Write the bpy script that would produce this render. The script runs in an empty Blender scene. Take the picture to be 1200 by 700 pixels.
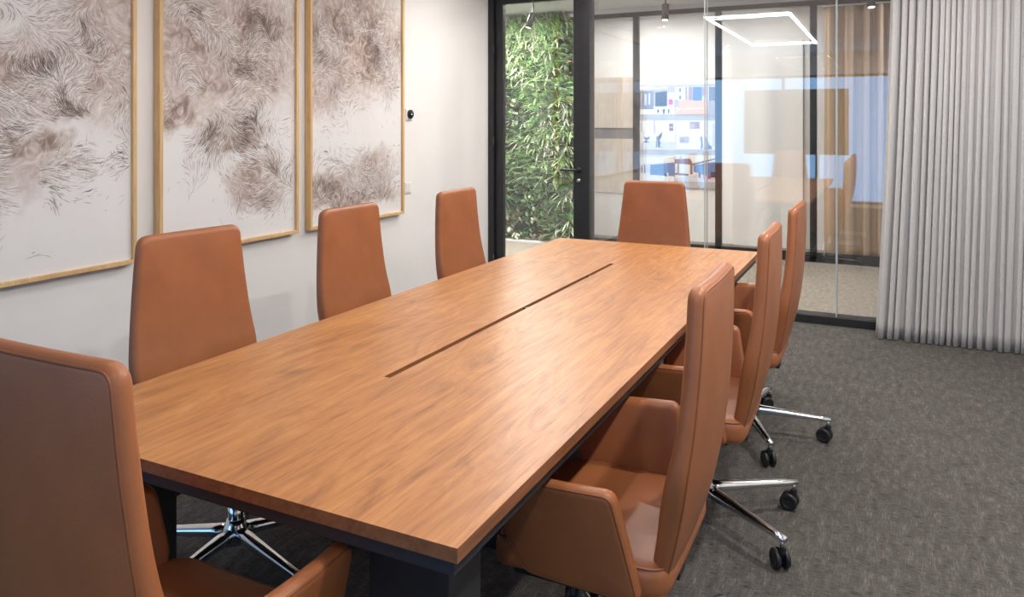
import bpy, bmesh, math, random
from mathutils import Vector, Matrix
random.seed(7)
PI = math.pi
C = bpy.context.scene.collection

# ------------------------------------------------------------------ camera numbers
CAM_H = 1.48
FPX = 895.0
YAW = math.radians(26.3)
def ray(u, v):
    a = (u - 600) / FPX; b = (145 - v) / FPX
    return Vector((-math.sin(YAW) + a * math.cos(YAW), math.cos(YAW) + a * math.sin(YAW), b))
def on_y(u, v, Y):
    d = ray(u, v); return Vector((0, 0, CAM_H)) + d * (Y / d.y)
def on_x(u, v, X):
    d = ray(u, v); return Vector((0, 0, CAM_H)) + d * (X / d.x)

# ------------------------------------------------------------------ materials
def new_mat(name):
    m = bpy.data.materials.new(name); m.use_nodes = True
    nt = m.node_tree; b = nt.nodes['Principled BSDF']
    return m, nt, b
def N(nt, t, **kw):
    n = nt.nodes.new(t)
    for k, v in kw.items():
        if k in n.inputs: n.inputs[k].default_value = v
        else: setattr(n, k, v)
    return n
def L(nt, a, b): nt.links.new(a, b)
def ramp(nt, stops, interp='LINEAR'):
    r = nt.nodes.new('ShaderNodeValToRGB'); r.color_ramp.interpolation = interp
    e = r.color_ramp.elements
    e[0].position, e[0].color = stops[0][0], (*stops[0][1], 1)
    e[1].position, e[1].color = stops[-1][0], (*stops[-1][1], 1)
    for p, c in stops[1:-1]:
        x = e.new(p); x.color = (*c, 1)
    return r
def mapping(nt, scale, coord='Object', rot=(0, 0, 0)):
    tc = nt.nodes.new('ShaderNodeTexCoord'); mp = nt.nodes.new('ShaderNodeMapping')
    mp.inputs['Scale'].default_value = scale; mp.inputs['Rotation'].default_value = rot
    L(nt, tc.outputs[coord], mp.inputs['Vector']); return mp
def mixc(nt, fac, a, b, mode='MIX'):
    m = nt.nodes.new('ShaderNodeMix'); m.data_type = 'RGBA'; m.blend_type = mode
    for s, v in ((0, fac), (6, a), (7, b)):
        if hasattr(v, 'links'): L(nt, v, m.inputs[s])
        elif isinstance(v, tuple): m.inputs[s].default_value = (*v, 1)
        else: m.inputs[s].default_value = v
    return m.outputs[2]
def bump(nt, b, h, strength=.2, dist=.002):
    bn = nt.nodes.new('ShaderNodeBump'); bn.inputs['Strength'].default_value = strength
    bn.inputs['Distance'].default_value = dist
    L(nt, h, bn.inputs['Height']); L(nt, bn.outputs[0], b.inputs['Normal'])
def plain(name, col, rough=.5, metal=0, var=.06, scale=12, bmp=.0, bscale=200, spec=.5):
    m, nt, b = new_mat(name)
    mp = mapping(nt, (1, 1, 1)); n = N(nt, 'ShaderNodeTexNoise', Scale=scale, Detail=4.0)
    L(nt, mp.outputs[0], n.inputs['Vector'])
    lo = tuple(c * (1 - var) for c in col); hi = tuple(min(1, c * (1 + var)) for c in col)
    r = ramp(nt, [(.3, lo), (.7, hi)]); L(nt, n.outputs['Fac'], r.inputs[0])
    L(nt, r.outputs[0], b.inputs['Base Color'])
    b.inputs['Roughness'].default_value = rough; b.inputs['Metallic'].default_value = metal
    b.inputs['Specular IOR Level'].default_value = spec
    if bmp:
        n2 = N(nt, 'ShaderNodeTexNoise', Scale=bscale, Detail=3.0); L(nt, mp.outputs[0], n2.inputs['Vector'])
        bump(nt, b, n2.outputs['Fac'], bmp, .002)
    return m

def mk_leather(name, base):
    m, nt, b = new_mat(name)
    mp = mapping(nt, (1, 1, 1))
    n = N(nt, 'ShaderNodeTexNoise', Scale=5.0, Detail=5.0, Roughness=.6); L(nt, mp.outputs[0], n.inputs['Vector'])
    r = ramp(nt, [(.3, tuple(c * .86 for c in base)), (.7, tuple(c * 1.1 for c in base))])
    L(nt, n.outputs['Fac'], r.inputs[0]); L(nt, r.outputs[0], b.inputs['Base Color'])
    b.inputs['Roughness'].default_value = .4
    b.inputs['Specular IOR Level'].default_value = .45
    v = N(nt, 'ShaderNodeTexVoronoi', Scale=420.0); L(nt, mp.outputs[0], v.inputs['Vector'])
    n2 = N(nt, 'ShaderNodeTexNoise', Scale=14.0, Detail=2.0); L(nt, mp.outputs[0], n2.inputs['Vector'])
    ad = nt.nodes.new('ShaderNodeMath'); ad.operation = 'MULTIPLY_ADD'; ad.inputs[1].default_value = 4.0
    L(nt, n2.outputs['Fac'], ad.inputs[0]); L(nt, v.outputs['Distance'], ad.inputs[2])
    bump(nt, b, ad.outputs[0], .16, .0012)
    return m
LEATHER = mk_leather('cognac_leather', (.325, .112, .042))
PIPING = mk_leather('cognac_leather_seam', (.24, .078, .030))
CHROME = plain('polished_aluminium', (.78, .80, .82), .13, 1, .02)
BLACKPL = plain('black_plastic', (.012, .012, .014), .42, 0, .1)
BLACKMET = plain('black_powder_coat', (.014, .014, .016), .45, 0, .1, bmp=.05)
DARKAPRON = plain('graphite_laminate', (.022, .022, .026), .5, 0, .1)
STEEL = plain('brushed_steel', (.6, .6, .6), .3, 1, .03)
WHITEPL = plain('white_plastic', (.78, .78, .77), .35, 0, .02)
DARKGLASS = plain('black_screen_glass', (.008, .008, .01), .12, 0, .05)
WALL = plain('white_painted_plaster', (.80, .785, .775), .8, 0, .02, 3, .12, 160)
WALLW = plain('bright_white_plaster', (.80, .79, .77), .8, 0, .02, 3, .1, 160)
WALLG = plain('light_grey_plaster', (.52, .52, .53), .8, 0, .02, 3, .1, 160)
CEIL = plain('ceiling_white', (.74, .74, .74), .9, 0, .02)
CEILG = plain('corridor_ceiling_grey', (.50, .51, .53), .9, 0, .02)
OAKF = None

def mk_wood(name, cols, grain_axis='Y', scale=1.0, rough=.36):
    m, nt, b = new_mat(name)
    s = {'Y': (1, .24, 1), 'X': (.24, 1, 1), 'Z': (1, 1, .2)}[grain_axis]
    mp = mapping(nt, tuple(k * scale for k in s))
    w = N(nt, 'ShaderNodeTexNoise', Scale=2.2, Detail=3.0, Roughness=.55, Distortion=.6); L(nt, mp.outputs[0], w.inputs['Vector'])
    big = N(nt, 'ShaderNodeTexNoise', Scale=8.5, Detail=8.0, Roughness=.64, Distortion=3.0); L(nt, mp.outputs[0], big.inputs['Vector'])
    # fine pores: much more stretched
    s2 = {'Y': (1, .035, 1), 'X': (.035, 1, 1), 'Z': (1, 1, .035)}[grain_axis]
    mp2 = mapping(nt, tuple(k * scale for k in s2))
    fine = N(nt, 'ShaderNodeTexNoise', Scale=120.0, Detail=5.0, Roughness=.7); L(nt, mp2.outputs[0], fine.inputs['Vector'])
    mid = N(nt, 'ShaderNodeTexNoise', Scale=34.0, Detail=4.0, Roughness=.6, Distortion=1.0); L(nt, mp2.outputs[0], mid.inputs['Vector'])
    r = ramp(nt, [(.28, cols[0]), (.42, cols[1]), (.56, cols[2]), (.74, cols[3])]); L(nt, big.outputs['Fac'], r.inputs[0])
    r2 = ramp(nt, [(.3, tuple(c * .72 for c in cols[1])), (.7, tuple(min(1, c * 1.1) for c in cols[3]))]); L(nt, mid.outputs['Fac'], r2.inputs[0])
    c1 = mixc(nt, .35, r.outputs[0], r2.outputs[0])
    r3 = ramp(nt, [(.36, (.62, .58, .55)), (.5, (1, 1, 1))]); L(nt, fine.outputs['Fac'], r3.inputs[0])
    c2 = mixc(nt, .45, c1, r3.outputs[0], 'MULTIPLY')
    r4 = ramp(nt, [(.35, (.80, .74, .74)), (.62, (1.0, 1.0, 1.0))]); L(nt, w.outputs['Fac'], r4.inputs[0])
    c3 = mixc(nt, .7, c2, r4.outputs[0], 'MULTIPLY')
    L(nt, c3, b.inputs['Base Color'])
    rr = ramp(nt, [(.3, (rough + .08,) * 3), (.7, (rough - .05,) * 3)]); L(nt, fine.outputs['Fac'], rr.inputs[0])
    L(nt, rr.outputs[0], b.inputs['Roughness'])
    bump(nt, b, fine.outputs['Fac'], .12, .0006)
    return m
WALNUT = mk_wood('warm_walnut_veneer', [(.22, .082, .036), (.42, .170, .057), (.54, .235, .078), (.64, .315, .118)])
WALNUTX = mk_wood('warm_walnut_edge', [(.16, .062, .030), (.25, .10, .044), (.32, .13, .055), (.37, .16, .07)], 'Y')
OAK = mk_wood('pale_oak_frame', [(.64, .40, .17), (.72, .47, .215), (.78, .53, .26), (.82, .58, .30)], 'Z', 1.5, .5)
CREAM = mk_wood('cream_veneer', [(.60, .54, .46), (.66, .60, .52), (.70, .64, .56), (.74, .69, .62)], 'Z', 1.0, .55)

def mk_carpet(name, dark, mid, light):
    m, nt, b = new_mat(name)
    mpa = mapping(nt, (150, 13, 1)); mpb = mapping(nt, (16, 210, 1))
    a = N(nt, 'ShaderNodeTexNoise', Scale=1.6, Detail=3.0, Roughness=.6); L(nt, mpa.outputs[0], a.inputs['Vector'])
    c = N(nt, 'ShaderNodeTexNoise', Scale=1.6, Detail=3.0, Roughness=.6); L(nt, mpb.outputs[0], c.inputs['Vector'])
    mpc = mapping(nt, (1, 1, 1))
    mpd = mapping(nt, (34, 9, 1)); v = N(nt, 'ShaderNodeTexNoise', Scale=1.0, Detail=3.0, Roughness=.65); L(nt, mpd.outputs[0], v.inputs['Vector'])
    sel = ramp(nt, [(.40, (1, 1, 1)), (.66, (.15, .15, .15))]); L(nt, v.outputs['Fac'], sel.inputs[0])
    p = mixc(nt, sel.outputs[0], a.outputs['Fac'], c.outputs['Fac'])
    g = N(nt, 'ShaderNodeTexNoise', Scale=330.0, Detail=2.0); L(nt, mpc.outputs[0], g.inputs['Vector'])
    q = mixc(nt, .28, p, g.outputs['Fac'])
    q = mixc(nt, .22, q, v.outputs['Fac'])
    r = ramp(nt, [(.36, dark), (.5, mid), (.64, light)]); L(nt, q, r.inputs[0])
    L(nt, r.outputs[0], b.inputs['Base Color'])
    b.inputs['Roughness'].default_value = .95; b.inputs['Specular IOR Level'].default_value = .1
    bump(nt, b, q, .6, .006)
    return m
CARPET = mk_carpet('charcoal_woven_carpet', (.028, .026, .025), (.085, .079, .073), (.19, .178, .163))
CARPET2 = mk_carpet('corridor_greige_carpet', (.12, .105, .085), (.27, .24, .20), (.44, .40, .34))

def mk_glass(name, base=.04, tint=(1, 1, 1)):
    m = bpy.data.materials.new(name); m.use_nodes = True; nt = m.node_tree
    nt.nodes.clear(); out = nt.nodes.new('ShaderNodeOutputMaterial')
    tr = N(nt, 'ShaderNodeBsdfTransparent'); tr.inputs[0].default_value = (*tint, 1)
    gl = N(nt, 'ShaderNodeBsdfGlossy', Roughness=0.0); gl.inputs[0].default_value = (1, 1, 1, 1)
    lw = nt.nodes.new('ShaderNodeLayerWeight'); lw.inputs[0].default_value = .5
    pw = nt.nodes.new('ShaderNodeMath'); pw.operation = 'POWER'; pw.inputs[1].default_value = 5
    L(nt, lw.outputs['Facing'], pw.inputs[0])
    ma = nt.nodes.new('ShaderNodeMath'); ma.operation = 'MULTIPLY_ADD'; ma.inputs[1].default_value = 1 - base; ma.inputs[2].default_value = base
    L(nt, pw.outputs[0], ma.inputs[0])
    mx = nt.nodes.new('ShaderNodeMixShader'); L(nt, ma.outputs[0], mx.inputs[0])
    L(nt, tr.outputs[0], mx.inputs[1]); L(nt, gl.outputs[0], mx.inputs[2]); L(nt, mx.outputs[0], out.inputs[0])
    return m
GLASS = mk_glass('clear_partition_glass', .07, (.99, .99, .988))
GLASS2 = mk_glass('clear_glass', .006, (.99, .99, .988))
GLASSP = mk_glass('picture_glazing', .012)
EDGE = plain('glass_edge_profile', (.42, .45, .46), .3, 0, .03)

def emis(name, col, s):
    m = bpy.data.materials.new(name); m.use_nodes = True; nt = m.node_tree; nt.nodes.clear()
    o = nt.nodes.new('ShaderNodeOutputMaterial'); e = N(nt, 'ShaderNodeEmission', Strength=s)
    e.inputs[0].default_value = (*col, 1); L(nt, e.outputs[0], o.inputs[0]); return m

# ------------------------------------------------------------------ mesh helpers
def obj(name, bm, mat, parent=None, smooth=False):
    me = bpy.data.meshes.new(name)
    bmesh.ops.recalc_face_normals(bm, faces=bm.faces)
    bm.to_mesh(me); bm.free()
    for mm in (mat if isinstance(mat, (list, tuple)) else [mat]): me.materials.append(mm)
    if smooth:
        for p in me.polygons: p.use_smooth = True
    o = bpy.data.objects.new(name, me); C.objects.link(o)
    if parent: o.parent = parent
    return o
def thing(name, label, cat, loc=(0, 0, 0), rotz=0, group=None):
    o = bpy.data.objects.new(name, None); C.objects.link(o); o.empty_display_size = .1
    o.location = loc; o.rotation_euler = (0, 0, rotz); tag(o, label, cat, group); return o
def tag(o, label=None, cat=None, group=None, kind=None):
    if label: o['label'] = label
    if cat: o['category'] = cat
    if group: o['group'] = group
    if kind: o['kind'] = kind
    return o
def struct(name, bm, mat, parent=None):
    o = obj(name, bm, mat, parent)
    if not parent: o['kind'] = 'structure'
    return o
def box(bm, lo, hi, bev=0, seg=2, mi=0):
    r = bmesh.ops.create_cube(bm, size=1)
    vs = r['verts']
    for v in vs:
        v.co = Vector([(lo[i] + hi[i]) / 2 + v.co[i] * (hi[i] - lo[i]) for i in range(3)])
    fs = list({f for v in vs for f in v.link_faces})
    if bev:
        es = list({e for v in vs for e in v.link_edges})
        rr = bmesh.ops.bevel(bm, geom=es, offset=bev, segments=seg, affect='EDGES', profile=.5)
        fs = list(set(rr['faces']) | {f for f in fs if f.is_valid})
    for f in fs:
        if f.is_valid: f.material_index = mi
    return bm
def B(lo, hi, bev=0, seg=2): return box(bmesh.new(), lo, hi, bev, seg)
def cyl(bm, p, q, r1, r2=None, n=20, cap=True, bev=0):
    r2 = r1 if r2 is None else r2
    p, q = Vector(p), Vector(q); d = q - p
    z = d.normalized(); x = z.orthogonal().normalized(); y = z.cross(x)
    A = [bm.verts.new(p + (x * math.cos(2 * PI * i / n) + y * math.sin(2 * PI * i / n)) * r1) for i in range(n)]
    Bv = [bm.verts.new(q + (x * math.cos(2 * PI * i / n) + y * math.sin(2 * PI * i / n)) * r2) for i in range(n)]
    for i in range(n): bm.faces.new((A[i], A[(i + 1) % n], Bv[(i + 1) % n], Bv[i]))
    if cap: bm.faces.new(A[::-1]); bm.faces.new(Bv)
    return bm
def lathe(bm, prof, n=28, M=None):
    rings = []
    for r, z in prof:
        rings.append([bm.verts.new(Vector((r * math.cos(2 * PI * i / n), r * math.sin(2 * PI * i / n), z))) for i in range(n)])
    for a, b in zip(rings, rings[1:]):
        for i in range(n): bm.faces.new((a[i], a[(i + 1) % n], b[(i + 1) % n], b[i]))
    bm.faces.new(rings[0][::-1]); bm.faces.new(rings[-1])
    if M is not None:
        for ring in rings:
            for v in ring: v.co = M @ v.co
    return bm
def tube(bm, pts, r, n=8, closed=False):
    pts = [Vector(p) for p in pts]; m = len(pts); rings = []
    up = Vector((.13, .07, 1)).normalized()
    for i, p in enumerate(pts):
        a = pts[(i - 1) % m] if (closed or i) else p; b = pts[(i + 1) % m] if (closed or i < m - 1) else p
        t = (b - a).normalized(); x = t.cross(up)
        if x.length < .05: x = t.cross(Vector((1, .2, 0)))
        x.normalize(); y = t.cross(x)
        rings.append([bm.verts.new(p + (x * math.cos(2 * PI * k / n) + y * math.sin(2 * PI * k / n)) * r) for k in range(n)])
    R = range(m if closed else m - 1)
    for i in R:
        a, b = rings[i], rings[(i + 1) % m]
        # align to nearest vertex to avoid twists
        off = min(range(n), key=lambda o: (a[0].co - b[o].co).length)
        for k in range(n): bm.faces.new((a[k], a[(k + 1) % n], b[(k + 1 + off) % n], b[(k + off) % n]))
    if not closed: bm.faces.new(rings[0][::-1]); bm.faces.new(rings[-1])
    return bm
def rounded_poly(pts, rads, per=7, dens=.02):
    """closed outline with rounded corners, edges subdivided"""
    out = []; n = len(pts)
    P = [Vector(p) for p in pts]
    if not isinstance(rads, (list, tuple)): rads = [rads] * n
    arcs = []
    for i in range(n):
        a, p, b = P[i - 1], P[i], P[(i + 1) % n]
        d1 = (a - p).normalized(); d2 = (b - p).normalized()
        ang = d1.angle(d2); r = rads[i]; t = r / math.tan(ang / 2)
        s, e = p + d1 * t, p + d2 * t
        arc = []
        for k in range(per + 1):
            f = k / per; # quadratic bezier corner
            w = .92
            q = (s * (1 - f) ** 2 + p * 2 * f * (1 - f) * w + e * f ** 2) / ((1 - f) ** 2 + 2 * f * (1 - f) * w + f ** 2)
            arc.append(q)
        arcs.append(arc)
    for i in range(n):
        out += arcs[i]
        s, e = arcs[i][-1], arcs[(i + 1) % n][0]; m = max(1, int((e - s).length / dens))
        for k in range(1, m): out.append(s.lerp(e, k / m))
    return out
def pad(bm, outline, th, er, fmap, center, puff=0.0, rings=9, eseg=5):
    """upholstered panel: outline (2-D, ccw) with rounded rim of radius er, thickness th, puffed faces,
    fmap(a,b,d) -> 3-D"""
    n = len(outline); cen = Vector(center)
    nor = []
    for i in range(n):
        t = (outline[(i + 1) % n] - outline[i - 1]).normalized(); nor.append(Vector((t.y, -t.x)))
    layers = []
    h = th / 2
    def ringpts(inset, d): return [(outline[i] - nor[i] * inset, d) for i in range(n)]
    # front cap (d=+), from centre outward, rim, back cap
    prof = []
    for k in range(eseg + 1):
        a = PI / 2 * (1 - k / eseg)
        prof.append((er * (1 - math.cos(a)), h - er + er * math.sin(a)))
    prof2 = [(i, -d) for i, d in prof[::-1]]
    def cap(sign):
        res = []
        base = ringpts(er, h * sign)
        for k in range(rings, 0, -1):
            f = 1 - k / rings * .985
            res.append([(p.lerp(cen, 1 - f), (h + puff * (1 - f ** 2.2)) * sign) for p, _ in base])
        return res
    L_ = cap(1) + [ringpts(i, d) for i, d in prof] + [ringpts(i, d) for i, d in prof2] + cap(-1)[::-1]
    vr = [[bm.verts.new(fmap(p.x, p.y, d)) for p, d in ring] for ring in L_]
    for a, b in zip(vr, vr[1:]):
        for i in range(n): bm.faces.new((a[i], a[(i + 1) % n], b[(i + 1) % n], b[i]))
    bm.faces.new(vr[0][::-1]); bm.faces.new(vr[-1])
    return bm

# ================================================================== THE SETTING
GY = 6.08           # glass partition plane
LX = -3.23          # left wall plane
RX = 1.75           # right wall
BY = -2.5           # back wall
CZ = 2.75           # ceiling
CC = 2.85           # corridor ceiling
OY = 8.74           # opposite partition
FY = 9.62           # wall of the opposite room
struct('floor', B((-5.2, BY - .1, -.1), (RX + .1, GY + .08, 0)), CARPET)
struct('floor_corridor', B((-8, GY + .08, -.1), (3.4, FY + .2, 0)), CARPET2)
struct('ceiling', B((-5.3, BY - .1, CZ), (RX + .1, GY + .1, CZ + .12)), CEIL)
struct('ceiling_corridor', B((-8, GY + .1, CC), (3.4, FY + .2, CC + .12)), CEILG)
struct('wall_left', B((LX - .14, 1.3, 0), (LX, GY, CZ)), WALL)
struct('wall_left_outer', B((-5.3, BY, 0), (-5.2, 1.44, CZ)), WALL)
struct('wall_left_return', B((-5.2, 1.3, 0), (LX - .14, 1.44, CZ)), WALL)
struct('wall_left_corridor', B((-8.1, GY, 0), (-8, FY, CC)), WALL)
struct('wall_right', B((RX, BY, 0), (RX + .1, GY + .1, CZ)), WALL)
struct('wall_right_corridor', B((3.4, GY + .1, 0), (3.5, FY, CC)), WALL)
struct('wall_front_left', B((-8, GY, 0), (LX - .14, GY + .1, CC)), WALL)
struct('trim_6', B((LX - .14, GY + .1, 2.70), (3.4, GY + .14, CC)), WALL)
struct('wall_far', B((-8, FY, 0), (3.4, FY + .12, CC)), WALLW)
# back wall with the big window opening
WX0, WX1, WZ0, WZ1 = -4.6, 1.1, .06, 2.36
bm = bmesh.new()
box(bm, (-5.3, BY - .14, 0), (RX + .1, BY, WZ0)); box(bm, (-5.3, BY - .14, WZ1), (RX + .1, BY, CZ))
box(bm, (-5.3, BY - .14, WZ0), (WX0, BY, WZ1)); box(bm, (WX1, BY - .14, WZ0), (RX + .1, BY, WZ1))
struct('wall_back', bm, WALL)
bm = bmesh.new(); f = .045
box(bm, (WX0, BY - .10, WZ0), (WX1, BY - .03, WZ0 + f)); box(bm, (WX0, BY - .10, WZ1 - f), (WX1, BY - .03, WZ1))
for k in range(3):
    x = WX0 + (WX1 - WX0 - f) * k / 2
    box(bm, (x, BY - .10, WZ0 + f), (x + f, BY - .03, WZ1 - f))
w = struct('window_1', bm, BLACKMET)
obj('pane', B((WX0 + f, BY - .07, WZ0 + f), (WX1 - f, BY - .062, WZ1 - f)), GLASS2, w)

# ---- glass partition of the meeting room
DX0, DX1 = LX, -2.266        # door bay
# door frame
bm = bmesh.new()
def P(u, v=145, Y=GY): return on_y(u, v, Y)
jl0, jl1 = LX, LX + .055
box(bm, (LX, GY - .03, 0), (LX + .055, GY + .10, 2.70)); box(bm, (DX1 - .055, GY - .03, 0), (DX1, GY + .10, 2.70))
box(bm, (LX + .055, GY - .03, 2.64), (DX1 - .055, GY + .10, 2.70))
struct('trim_1', bm, BLACKMET)
dl, dr = LX + .06, DX1 - .06
bm = bmesh.new()
st = .075
box(bm, (dl, GY + .0, .012), (dl + st, GY + .055, 2.635), .004); box(bm, (dr - st - .02, GY + .0, .012), (dr, GY + .055, 2.635), .004)
box(bm, (dl + st, GY + .0, .012), (dr - st - .02, GY + .055, .13)); box(bm, (dl + st, GY + .0, 2.55), (dr - st - .02, GY + .055, 2.635))
d = struct('door_1', bm, BLACKMET)
obj('pane', B((dl + st, GY + .02, .13), (dr - st - .02, GY + .032, 2.55)), GLASS, d)
bm = bmesh.new()
hx, hz = dr - .045, 1.085
cyl(bm, (hx, GY, hz), (hx, GY - .008, hz), .026); cyl(bm, (hx, GY - .008, hz), (hx, GY - .05, hz), .009)
tube(bm, [(hx, GY - .05, hz), (hx - .03, GY - .052, hz), (hx - .145, GY - .052, hz + .002)], .0105, 12)
obj('door_handle', bm, BLACKMET, d, True)
lk = obj('lock_cylinder', cyl(bmesh.new(), (hx + .002, GY, hz - .09), (hx + .002, GY - .012, hz - .09), .017), STEEL, d, True)
lk['label'] = 'small steel lock cylinder under the handle'
for hz_ in (.25, 1.3, 2.12):
    obj('hinge', cyl(bmesh.new(), (LX + .057, GY - .036, hz_ - .06), (LX + .057, GY - .036, hz_ + .06), .009), BLACKMET, d, True)
# rails
struct('trim_2', B((DX1, GY - .025, 0), (RX, GY + .115, .06), .003), BLACKMET)
struct('trim_3', B((DX1, GY - .025, 2.66), (RX, GY + .115, 2.72), .003), BLACKMET)
# two skins of frameless panes (double glazed partition)
xs = [DX1 + .002, -1.308, -.350, .606, RX - .01]
k = 1
for a, b_ in zip(xs, xs[1:]):
    bm = bmesh.new()
    box(bm, (a + .002, GY, .06), (b_ - .002, GY + .010, 2.66))
    box(bm, (a + .002, GY + .085, .06), (b_ - .002, GY + .095, 2.66))
    w = struct('window_%d' % (k + 1), bm, GLASS); k += 1
    if b_ < RX - .1:
        bm = bmesh.new()
        box(bm, (b_ - .004, GY - .001, .06), (b_ + .004, GY + .011, 2.66))
        box(bm, (b_ - .004, GY + .084, .06), (b_ + .004, GY + .096, 2.66))
        obj('joint_strip', bm, EDGE, w)

# ---- opposite partition across the corridor
posts = [-3.40, -2.69, -1.73, -.73, .25, 1.3, 2.35, 3.38]
bm = bmesh.new(); pw = .034
for x in posts: box(bm, (x - pw, OY, 0), (x + pw, OY + .06, 2.80))
box(bm, (posts[0], OY, 2.745), (3.4, OY + .06, 2.80)); box(bm, (posts[0], OY, 0), (3.4, OY + .06, .10))
struct('trim_4', bm, BLACKMET)
for i, (a, b_) in enumerate(zip(posts, posts[1:])):
    struct('window_%d' % (6 + i), B((a + pw, OY + .025, .10), (b_ - pw, OY + .035, 2.745)), GLASS2)
struct('trim_5', B((posts[0], OY, 2.80), (3.4, OY + .06, CC)), CEILG)
# short return wall closing the plant wall bay
struct('wall_side_far', B((-3.63, OY + .11, 0), (-3.57, FY, CC)), WALLW)

# ================================================================== TABLE
TX0, TX1, TY0, TY1, TZ = -1.917, -.674, 1.149, 4.58, .74
SX, SY0, SY1 = -1.314, 1.836, 3.855
tb = thing('conference_table', 'long rectangular walnut veneer conference table with black base in the middle of the room', 'table', ((TX0 + TX1) / 2, (TY0 + TY1) / 2, 0))
def loc(bm, o):
    for v in bm.verts: v.co -= o.location
    return bm
tt = .027; sw = .011; g = .0012
bm = bmesh.new()
bv = .0007
box(bm, (TX0, SY0, TZ - tt), (SX - sw, SY1, TZ)); box(bm, (SX + sw, SY0, TZ - tt), (TX1, SY1, TZ))
box(bm, (TX0, TY0, TZ - tt), (TX1, SY0, TZ)); box(bm, (TX0, SY1 + g * 0, TZ - tt), (TX1, TY1, TZ), bv, 1)
bm.faces.ensure_lookup_table()
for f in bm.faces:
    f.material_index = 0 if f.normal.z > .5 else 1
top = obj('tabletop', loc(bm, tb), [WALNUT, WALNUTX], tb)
bm = bmesh.new()
box(bm, (SX - sw, SY0, TZ - .12), (SX + sw, SY1, TZ - .11))
for e in (-1, 1): box(bm, (SX + e * sw - .0015, SY0, TZ - .11), (SX + e * sw + .0015, SY1, TZ - tt))
for s in (SY0 + .95, SY1 - .35): box(bm, (SX - sw, s, TZ - .11), (SX + sw, s + .02, TZ - .004))
obj('cable_slot', loc(bm, tb), BLACKPL, tb)['label'] = 'narrow black cable slot down the middle'
bm = bmesh.new(); i_ = .016
bz0, bz1 = TZ - tt - .034, TZ - tt
box(bm, (TX0 + i_, TY0 + i_, bz0), (TX1 - i_, TY0 + i_ + .06, bz1)); box(bm, (TX0 + i_, TY1 - i_ - .06, bz0), (TX1 - i_, TY1 - i_, bz1))
box(bm, (TX0 + i_, TY0 + i_ + .06, bz0), (TX0 + i_ + .06, TY1 - i_ - .06, bz1)); box(bm, (TX1 - i_ - .06, TY0 + i_ + .06, bz0), (TX1 - i_, TY1 - i_ - .06, bz1))
obj('apron', loc(bm, tb), DARKAPRON, tb)['label'] = 'dark graphite apron under the top'
for (x0, x1) in ((TX0 + .06, TX0 + .25), (TX1 - .28, TX1 - .09)):
    for (y0, y1) in ((1.27, 1.40), (4.20, 4.33)):
        obj('leg', loc(B((x0, y0, 0), (x1, y1, bz1), .003), tb), BLACKMET, tb)
obj('cable_tray', loc(B((SX - .12, SY0 - .1, .50), (SX + .12, SY1 + .1, .60), .003), tb), BLACKMET, tb)
obj('cable_riser', loc(B((SX - .14, 2.35, 0), (SX + .14, 3.3, .50), .003), tb), BLACKMET, tb)
for y in (SY0 + .1, SY1 - .2):
    obj('tray_bracket', loc(B((TX0 + .05, y, bz1 - .05), (TX1 - .05, y + .05, bz1 - .002)), tb), BLACKMET, tb)
    for sx in (-1, 1): obj('tray_hanger', loc(B((SX + sx * .1 - .01, y, .60), (SX + sx * .1 + .01, y + .05, bz1 - .05)), tb), BLACKMET, tb)

# ================================================================== CHAIRS   (local: forward = +Y)
ZB, ZT = .405, 1.108
def lerp_tab(tab, z):
    if z <= tab[0][0]: return tab[0][1]
    for (a, fa), (b, fb) in zip(tab, tab[1:]):
        if z <= b:
            t = (z - a) / (b - a); t = t * t * (3 - 2 * t) * .35 + t * .65
            return fa + (fb - fa) * t
    return tab[-1][1]
SPINE = [(.36, -.140), (.48, -.176), (.62, -.210), (.78, -.232), (.95, -.243), (1.12, -.246)]
def spine(z):  # smooth: quadratic fit through the table by averaging
    return sum(lerp_tab(SPINE, z + k * .03) for k in (-2, -1, 0, 1, 2)) / 5
def back_map(x, z, d):
    y = spine(z); e = .01
    s = (spine(z + e) - spine(z - e)) / (2 * e)
    nrm = Vector((0, 1, -s)).normalized()         # towards the front
    wrap = .16 * x * x * (1.3 if z < .8 else 1.3)  # gentle wrap around the sitter
    lum = .012 * math.exp(-((z - .62) / .12) ** 2)
    return Vector((x, y + wrap * .7, z)) + nrm * (d + (lum if d > 0 else 0))
back_outline = rounded_poly([(-.205, ZB), (.205, ZB), (.245, .67), (.198, ZT), (-.198, ZT), (-.245, .67)],
                            [.05, .05, .4, .042, .042, .4], 9, .022)
def offset_ring(outline, inset, d, fmap):
    n = len(outline); res = []
    for i in range(n):
        t = (outline[(i + 1) % n] - outline[i - 1]).normalized(); nn = Vector((t.y, -t.x))
        p = outline[i] - nn * inset; res.append(fmap(p.x, p.y, d))
    return res
SZ = .47
seat_outline = rounded_poly([(-.235, -.185), (.235, -.185), (.262, .06), (.245, .262), (-.245, .262), (-.262, .06)], [.06, .06, .2, .07, .07, .2], 8, .025)
def seat_map(x, y, d):
    z = SZ - .045 - .25 * max(0, y - .14) ** 1.6 * 2 + .12 * x * x
    return Vector((x, y, z + d))
def arm_map_factory(s):
    def f(a, z, d):     # a = along y, z height; d outward
        q = (z - .40) / .27
        x = .246 + .060 * max(0, q) ** 1.15
        # front end curls slightly inward like a tub
        x -= .35 * max(0, a - .0) ** 2
        return Vector((s * (x + d), a, z))
    return f
arm_outline = rounded_poly([(-.135, .392), (.160, .392), (.212, .480), (.200, .648), (-.085, .662)], [.03, .04, .08, .05, .032], 8, .02)

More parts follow.
